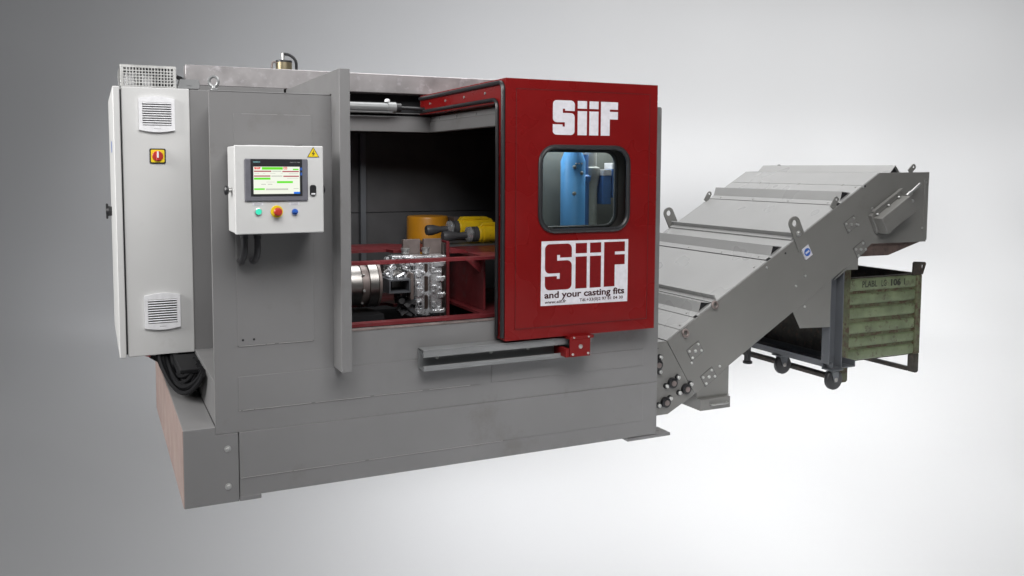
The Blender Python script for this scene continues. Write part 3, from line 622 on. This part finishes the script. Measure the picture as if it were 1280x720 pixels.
clamp(.90, 1.215, 1.695, 1.940, 2.36, 'yellow hydraulic cylinder nearer the opening, rod tip in front of the other')
clamp(1.15, 1.240, 1.675, 1.905, 2.15, 'yellow hydraulic cylinder partly hidden behind its twin, beside the orange cover')
tag(done(B().box(1.62, 2.40, .80, 1.28, 1.146, 1.150, 0).box(2.10, 2.14, .86, .94, 1.1505, 1.19).box(2.05, 2.09, 1.10, 1.2, 1.1505, 1.2), 'cylinder_mount', 'grey_dark'), 'dark mounting plate carrying the two yellow cylinders', 'bracket')
oc = thing('orange_cover', (1.835, 1.55, .9), 'orange round cover drum standing at the back of the chamber', 'cover')
done(B().turned((1.835, 1.55, .90), (0, 0, 1), [(0, .15), (.385, .15), (.397, .146), (.402, .138)], 48), 'cover_shell', 'orange', oc)
done(B().box(1.992, 2.03, 1.42, 1.66, .90, 1.297, .004), 'cover_side', 'brown_steel', oc)
# solid stand-ins, added for reflections in the door glass
bc = thing('reflection_blue_column', (2.245, .18, .61), 'bright blue column with small fittings, added for a reflection in the door window', 'column')
done(B().turned((2.245, .18, .61), (0, 0, 1), [(0, .074), (1.08, .074), (1.13, .055), (1.3, .055)], 32), 'column_shell', 'blue_paint', bc)
for x_, z_ in ((2.215, 1.655), (2.262, 1.62), (2.215, 1.50)): done(B().turned((x_, .115, z_), (0, -1, 0), [(0, .012), (.008, .012), (.012, .007)], 10), 'column_fitting', 'zinc', bc)
for x_ in (2.225, 2.243, 2.262): done(B().box(x_-.005, x_+.005, .105, .112, 1.672, 1.680, 0), 'column_marking', 'sticker', bc)
tag(done(B().turned((2.330, .21, .61), (0, 0, 1), [(0, .040), (.95, .040), (.97, .05), (.99, .05), (1.0, .034), (1.12, .034)], 20), 'reflection_blue_pipe', 'blue_deep'), 'slim darker blue pipe beside the bright blue column, added for a window reflection', 'pipe')
tag(done(B().turned((2.40, .24, .61), (0, 0, 1), [(0, .045), (.92, .045), (1.0, .06), (1.04, .06), (1.05, .04), (1.15, .04)], 20), 'reflection_grey_column', 'grey_col'), 'grey column to one side of the blue pipes, added for a reflection in the door window', 'column')
for x, z0, z1, lb in ((2.478, 1.43, 1.64, 'blue box with white lid, the lower one added for a reflection in the door window'), (2.545, 1.47, 1.68, 'blue box with white lid, the higher one added for a reflection in the door window')):
    t = thing('reflection_blue_box', (x, .2, z0), lb, 'box', 'blue boxes added for window reflections')
    done(B().box(x-.03, x+.03, .17, .26, z0, z1-.036, .003), 'box_body', 'blue_deep', t); done(B().box(x-.031, x+.031, .168, .262, z1-.0355, z1, .002), 'box_lid', 'sticker', t)

# ------------------------------------------------------------------ chip conveyor
cv = thing('chip_conveyor', (4.2, 1.1, 0), 'long grey inclined chip conveyor rising beside the machine', 'conveyor')
CY0, CY1 = .37, 1.83
X0, Z0, CU, SU = 3.088, .501, .8637, .504
def P(s, h): return (X0+CU*s-SU*h, Z0+SU*s+CU*h)
low = [(2.752, .504), (3.088, .501), (3.325, .115), (3.107, .004), (2.752, .004)]
inc = [(3.0915, .5015), (5.005, 1.62), (5.538, 1.626), (5.524, 1.086), (4.942, 1.09), (4.817, .995), (3.328, .1165)]
for y0, y1, pre in ((CY0, CY0+.008, 0), (CY1-.008, CY1, 1)):
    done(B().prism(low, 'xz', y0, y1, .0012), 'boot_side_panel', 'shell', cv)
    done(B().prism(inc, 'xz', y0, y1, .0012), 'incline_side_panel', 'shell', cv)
done(B().prism([P(.02, -.012), P(2.20, -.012), (5.0, 1.60), (4.95, 1.1), (4.80, 1.0), (3.34, .13)], 'xz', CY0+.0085, CY1-.0085), 'conveyor_trough', 'grey_dark', cv)
done(B().prism([(2.753, .49), (3.078, .489), (3.31, .12), (3.10, .012), (2.753, .012)], 'xz', CY0+.0085, CY1-.0085), 'boot_trough', 'grey_dark', cv)
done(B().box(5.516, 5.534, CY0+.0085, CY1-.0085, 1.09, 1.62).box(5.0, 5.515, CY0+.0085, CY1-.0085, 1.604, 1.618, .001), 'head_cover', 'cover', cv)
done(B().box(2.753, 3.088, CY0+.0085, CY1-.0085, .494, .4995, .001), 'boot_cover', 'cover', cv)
done(B().prism([(4.83, 1.0), (4.842, .993), (5.154, .991), (5.52, 1.09), (4.95, 1.094)], 'xz', CY0+.03, CY1-.03), 'discharge_chute', 'chute_bounce_brown', cv)
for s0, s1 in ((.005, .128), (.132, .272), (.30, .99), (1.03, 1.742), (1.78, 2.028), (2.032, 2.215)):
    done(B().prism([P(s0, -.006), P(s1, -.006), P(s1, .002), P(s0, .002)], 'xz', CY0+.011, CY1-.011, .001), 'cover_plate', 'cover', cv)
def hat(pts, y0, y1, mat='cover'):
    t = .003; q = [P(s, h) for s, h in pts]
    up = [P(s, h+t) for s, h in pts]
    return B().prism(q+up[::-1], 'xz', y0, y1)
for s0 in (.326, 1.048, 1.797):
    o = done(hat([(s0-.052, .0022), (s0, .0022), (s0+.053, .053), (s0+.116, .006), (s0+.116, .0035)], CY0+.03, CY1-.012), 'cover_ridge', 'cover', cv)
    done(B().prism([P(s0+.004, .003), P(s0+.053, .051), P(s0+.112, .004)], 'xz', CY0+.045, CY0+.05), 'ridge_end_shade', 'black', o)  # black triangle, shade of the hollow ridge end put into colour
    for k in range(4): done(B().cyl((*P(s0-.03, .005)[:1], CY0+.12+.4*k, P(s0-.03, .005)[1]), (P(s0-.03, .010)[0], CY0+.12+.4*k, P(s0-.03, .010)[1]), .008, n=8), 'rivet', 'zinc', o)
o = done(B().prism([(5.132, 1.619), (5.190, 1.677), (5.240, 1.619), (5.236, 1.619), (5.190, 1.672), (5.137, 1.619)], 'xz', CY0+.02, CY1-.012), 'cover_ridge', 'cover', cv)
done(B().prism([(5.139, 1.6195), (5.190, 1.670), (5.234, 1.6195)], 'xz', CY0+.04, CY0+.045), 'ridge_end_shade', 'black', o)  # same painted end shade on the top ridge
for s_ in (.55, .75): pass
for k in range(3): done(B().cyl((P(2.03, .002)[0], CY0+.2+.45*k, P(2.03, .002)[1]), (P(2.03, .007)[0], CY0+.2+.45*k, P(2.03, .007)[1]), .009, n=8), 'rivet', 'zinc', cv)
for s_, k in ((.17, .05), (.90, .05), (2.0, .05)): done(B().cyl((P(s_, .002)[0], CY0+k, P(s_, .002)[1]), (P(s_, .008)[0], CY0+k, P(s_, .008)[1]), .008, n=8), 'rivet', 'zinc', cv)
for s_ in (1.255, .447): done(B().prism([P(s_, .003), P(s_+.045, .003), P(s_+.045, .045), P(s_+.036, .045), P(s_+.036, .012), P(s_, .012)], 'xz', CY0+.02, CY1-.015), 'cover_lip', 'cover', cv)
# lifting lugs
def lug(y0, y1, c=(4.168, 1.262), bt=(4.262, 1.075), r=.05, hr=.024, mat='shell'):
    dx, dz = c[0]-bt[0], c[1]-bt[1]; L_ = math.hypot(dx, dz); ux, uz = dx/L_, dz/L_; nx_, nz_ = -uz, ux
    a0 = math.degrees(math.atan2(nz_, nx_))
    out = [(bt[0]-nx_*r, bt[1]-nz_*r)]+[(c[0]+r*math.cos(R(a0+180+180*i/14)), c[1]+r*math.sin(R(a0+180+180*i/14))) for i in range(15)]+[(bt[0]+nx_*r, bt[1]+nz_*r)]
    h = [(c[0]+hr*math.cos(R(24*i)), c[1]+hr*math.sin(R(24*i))) for i in range(15)]
    return B().sheet(out, [h], 'xz', y0, y1)
lg = done(lug(CY0-.013, CY0-.001), 'lifting_lug', 'shell', cv); done(lug(CY1+.001, CY1+.013), 'lifting_lug', 'shell', cv)
done(B().hexa((4.205, CY0-.013, 1.188), (0, -1, 0), .016, .014).cyl((4.205, CY0-.013, 1.188), (4.205, CY0-.016, 1.188), .022), 'bolt', 'zinc', lg)
for y0 in (CY0+.01, CY1-.02):
    done(lug(y0, y0+.008, (4.585, 1.425), (4.545, 1.362), .022, .011), 'small_lug', 'shell', cv)
    done(lug(y0, y0+.008, (5.375, 1.665), (5.33, 1.625), .022, .010), 'small_lug', 'shell', cv)
for x, z in ((3.475, .722), (3.232, .545)):
    done(B().tube([(x+.021*math.cos(R(20*i)), CY0-.012+.006*math.sin(R(20*i)), z+.021*math.sin(R(20*i))) for i in range(18)], .009, 8, closed=True).cyl((x, CY0, z-.02), (x, CY0-.014, z-.02), .009), 'eye_nut', 'brown_steel', cv)
done(B().box(2.96, 3.02, CY0-.004, CY0, .455, .462, .001), 'boot_seam', 'black', cv)
# slider plates with four screws
for cx, cz in ((3.320, .416), (3.440, .226), (4.722, 1.241), (4.826, 1.052)):
    m = Matrix.Translation((cx, 0, cz)) @ Matrix.Rotation(R(-31), 4, 'Y')
    o = done(B().box(-.056, .056, CY0-.006, CY0-.0005, -.042, .042, .001, m), 'slider_plate', 'shell', cv)
    done(B().box(-.0575, .0595, CY0-.0022, CY0-.0002, -.0455, .0435, 0, m), 'plate_edge_shade', 'black', o)  # black sheet set low and sideways, a painted shade line round the plate
    for ux, uz, r in ((-.042, -.027, .0095), (.042, -.027, .0095), (-.042, .027, .0095), (.042, .027, .0095), (0, 0, .012)):
        c = m @ Vector((ux, CY0-.006, uz)); done(B().hexa(c, (0, -1, 0), r, .008), 'screw', 'zinc', o)
for x, z in ((3.295, .335), (3.535, .29), (4.29, .88), (4.205, .81), (4.295, .655), (4.834, 1.516), (4.937, 1.353), (4.797, 1.235), (5.50, 1.545), (5.475, 1.195), (3.93, .955)):
    done(B().hexa((x, CY0, z), (0, -1, 0), .0095, .007), 'screw', 'zinc', cv)
for x, z in ((4.855, 1.52), (4.10, 1.05)): done(B().cyl((x, CY0+.001, z), (x, CY0-.002, z), .008, n=10), 'screw_hole', 'black', cv)
# bearings on the boot
for (x, z), (xa, za), (xb, zb) in (((3.135, .215), (3.178, .250), (3.085, .200)), ((3.248, .163), (3.285, .193), (3.192, .143)), ((3.081, .089), (3.118, .114), (3.026, .075)), ((3.012, .350), (3.031, .400), (3.029, .302))):
    bb = B().turned((x, CY0, z), (0, -1, 0), [(0, .036), (.022, .034), (.024, .028)], 20)
    for q, s_ in ((xa, za), (xb, zb)): bb.turned((q, CY0, s_), (0, -1, 0), [(0, .020), (.012, .018)], 12)
    o = done(bb, 'bearing', 'black', cv)
    done(B().cyl((x, CY0-.024, z), (x, CY0-.030, z), .018, n=14), 'bearing_shaft', 'brown_steel', o)
    for q, s_ in ((xa, za), (xb, zb)): done(B().hexa((q, CY0-.012, s_), (0, -1, 0), .014, .014), 'screw', 'zinc', o)
# motor box on the head
m = Matrix.Translation((5.085, 0, 1.315)) @ Matrix.Rotation(R(-30), 4, 'Y')
mb = done(B().box(-.165, .165, CY0-.115, CY0-.036, -.075, .060, .003, m), 'motor_box', 'shell', cv)
done(B().box(-.175, .175, CY0-.034, CY0-.001, -.070, .085, .002, m), 'motor_base', 'shell', mb)
done(B().box(-.14, .20, CY0-.040, CY0-.012, .088, .104, .002, m), 'motor_flange', 'shell', mb)
for u in (-.13, 0, .12):
    c = m @ Vector((u, CY0-.05, .068)); done(B().hexa(c, (-.5, -.3, .86), .010, .010), 'screw', 'zinc', mb)
q0 = m @ Vector((.17, CY0-.075, .05)); q1 = m @ Vector((.335, CY0-.075, .062))
done(B().cyl(q0, q1, .011, n=14).cyl(q0, q0+(q1-q0)*.3, .017, n=14), 'tension_rod', 'zinc', mb)
c = m @ Vector((.168, CY0-.09, .0)); done(B().hexa(c, (.86, 0, .5), .014, .03), 'bolt', 'zinc', mb)
done(B().box(5.480, 5.486, CY0-.002, CY0, 1.12, 1.575, .0005).box(5.4865, 5.53, CY0-.003, CY0-.0005, 1.10, 1.575, .001), 'head_strip', 'shell', cv)
# round blue sign
m = Matrix.Translation((4.292, 0, 1.052)) @ Matrix.Rotation(R(-31), 4, 'Y')
o = done(B().box(-.034, .034, CY0-.0145, CY0-.0008, -.044, .044, 0, m), 'safety_sign', 'sticker', cv)
done(B().turned((4.292, CY0-.0146, 1.052), (0, -1, 0), [(0, .029), (.0008, .029)], 28), 'sign_disc', 'blue', o)
done(B().box(-.019, .019, CY0-.0164, CY0-.0155, -.007, .007, 0, m), 'sign_mark', 'sticker', o)
# drawer under the boot
dh = done(B().prism([(3.345, .088), (3.618, .088), (3.618, .283), (3.345, .127)], 'xz', CY0+.002, .95, .001), 'drawer_housing', 'shell', cv)
dw = done(B().box(3.350, 3.606, CY0-.035, .95, .004, .082, .002).box(3.345, 3.622, CY0-.005, .95, .083, .0875, .001), 'drawer', 'shell', cv)
done(B().tube(pipe_path([(3.43, CY0-.035, .044), (3.43, CY0-.06, .044), (3.57, CY0-.06, .044), (3.57, CY0-.035, .044)], .012), .0055, 8), 'handle', 'zinc', dw)
# wheeled support
sp = done(B().prism([(4.598, .21), (4.606, .21), (4.606, .170), (4.822, .170), (4.822, .21), (4.830, .21), (4.830, .162), (4.598, .162)], 'xz', CY0+.012, 1.84), 'support_channel', 'frame', cv)
for y in (CY0+.012, 1.74):
    pz = lambda x: .995+(x-4.817)*.59
    o = done(B().box(4.560, 4.568, y, y+.075, .20, .84).box(4.5685, 4.685, y+.067, y+.075, .159, .88).box(4.6855, 4.693, y, y+.075, .159, .89), 'support_post', 'frame', cv)
    for z in (.44, .62): done(B().hexa((4.582, y+.067, z), (0, -1, 0), .011, .008), 'screw', 'zinc', o)
    done(B().prism([(4.19, .64), (4.205, .605), (4.268, .497), (4.557, .484), (4.557, .87)], 'xz', y-.0033, y+.003), 'gusset_plate', 'shell', cv)
    done(B().prism([(4.58, .83), (4.70, .90), (4.815, .90), (4.815, .99), (4.78, .985)], 'xz', y-.008, y-.001), 'post_bracket', 'shell', cv)
done(B().box(4.62, 4.66, 1.32, 1.36, .03, .15).turned((4.66, 1.36, 0), (0, 0, 1), [(0, .04), (.018, .04), (.03, .02), (.15, .015)], 14), 'levelling_foot', 'black', cv)
def caster(x, y):
    f = B().box(x-.06, x+.06, y-.05, y+.05, .152, .1615, .002).cyl((x, y, .137), (x, y, .152), .035)
    for s_ in (-1, 1): f.prism([(x-.035, .14), (x+.04, .14), (x+.03, .060), (x-.005, .060)], 'xz', y+s_*.026-.002, y+s_*.026+.002)
    f.box(x-.035, x+.045, y-.029, y+.029, .1375, .1415)
    o = done(f, 'castor', 'frame', cv)
    done(B().turned((x+.01, y-.021, .078), (0, 1, 0), [(0, .060), (.004, .074), (.010, .078), (.032, .078), (.038, .074), (.042, .060)], 32), 'wheel', 'rubber', o)
    done(B().turned((x+.01, y-.0325, .078), (0, 1, 0), [(0, .012), (.004, .016), (.061, .016), (.065, .012)], 16), 'axle', 'steel', o)
caster(4.63, .41); caster(4.645, .95)

# ------------------------------------------------------------------ green stillage bin
bn = thing('stillage_bin', (5.28, 1.1, 0), 'worn green metal stillage bin with ribbed sides under the conveyor head', 'bin')
BX0, BX1, BY0, BY1 = 4.835, 5.705, .53, 1.76
for x0, x1, y0, top in ((BX0, 4.922, BY0, .887), (5.648, BX1, BY0, .80), (BX0, 4.922, BY1-.07, .887), (5.648, BX1, BY1-.07, .80)):
    rnd = [(x0+.002, .012), (x0+.014, 0), (x1-.014, 0), (x1-.002, .012), (x1-.002, .154), (x0+.002, .154)]
    done(B().prism(rnd, 'xz', y0+.002, y0+.068, .004), 'bin_foot', 'rust' if x0 > 5 else 'green_worn', bn)
    done(B().prism([(x0, .155), (x1, .155), (x1, top), (x0, top)], 'xz', y0, y0+.07, .005), 'corner_post', 'green_worn', bn)
zz = [(.702, .800), (.595, .680), (.484, .570), (.366, .452), (.262, .340), (.157, .240)]
for z0, z1 in zz:
    t = .010
    done(B().prism([(BY0+.026, z0), (BY0+.014, z0+t), (BY0+.0125, z1-t), (BY0+.026, z1), (BY0+.04, z1), (BY0+.04, z0)], 'yz', 4.9225, 5.6475, .0015), 'ribbed_panel', 'green', bn)
for (a0, a1), (b0, b1) in zip(zz, zz[1:]):
    done(B().box(4.9225, 5.6475, BY0+.0285, BY0+.042, b1+.0005, a0-.0005, 0), 'panel_groove', 'green_worn', bn)
done(B().box(4.9225, 5.6475, BY0+.020, BY0+.045, .8005, .809, .002), 'rim', 'rust', bn)
done(B().box(5.672, 5.69, BY0+.0705, BY1-.0705, .157, .80, .002).box(5.665, 5.70, BY0+.0705, BY1-.0705, .8005, .810, .002), 'bin_side', 'rust', bn)
done(B().box(4.845, 4.862, BY0+.0705, BY1-.0705, .157, .79, .002).box(4.84, 4.87, BY0+.0705, BY1-.0705, .792, .803, .002), 'bin_side', 'rust', bn)
done(B().box(4.9225, 5.6475, BY1-.04, BY1-.02, .157, .80, .002), 'bin_back', 'rust', bn)
done(B().box(4.863, 5.671, BY0+.046, BY1-.041, .145, .1565, .001), 'bin_floor', 'rust', bn)
for x0, x1 in ((4.842, 4.915), (5.655, 5.700)): done(B().box(x0, x1, BY0+.0705, BY1-.0705, .002, .034, .004), 'skid', 'rust', bn)
lgp = [(5.60, .8005), (5.715, .8005), (5.748, .885), (5.738, .900), (5.618, .908), (5.606, .898)]
done(B().sheet(lgp, [[(5.697, .822), (5.707, .822), (5.722, .872), (5.714, .882), (5.700, .878)]], 'xz', BY0+.004, BY0+.016), 'stacking_lug', 'rust', bn)
for tx, a_, b_, bo in (('PLABL', 5.055, 5.215, .012), ('LG', 5.262, 5.315, .012), ('106', 5.365, 5.475, .045), ('1', 5.512, 5.522, .02)):
    done(text_mesh(tx, a_, b_, .730, .050, BY0+.0115, bo), 'stencil_word', 'print_black', bn)
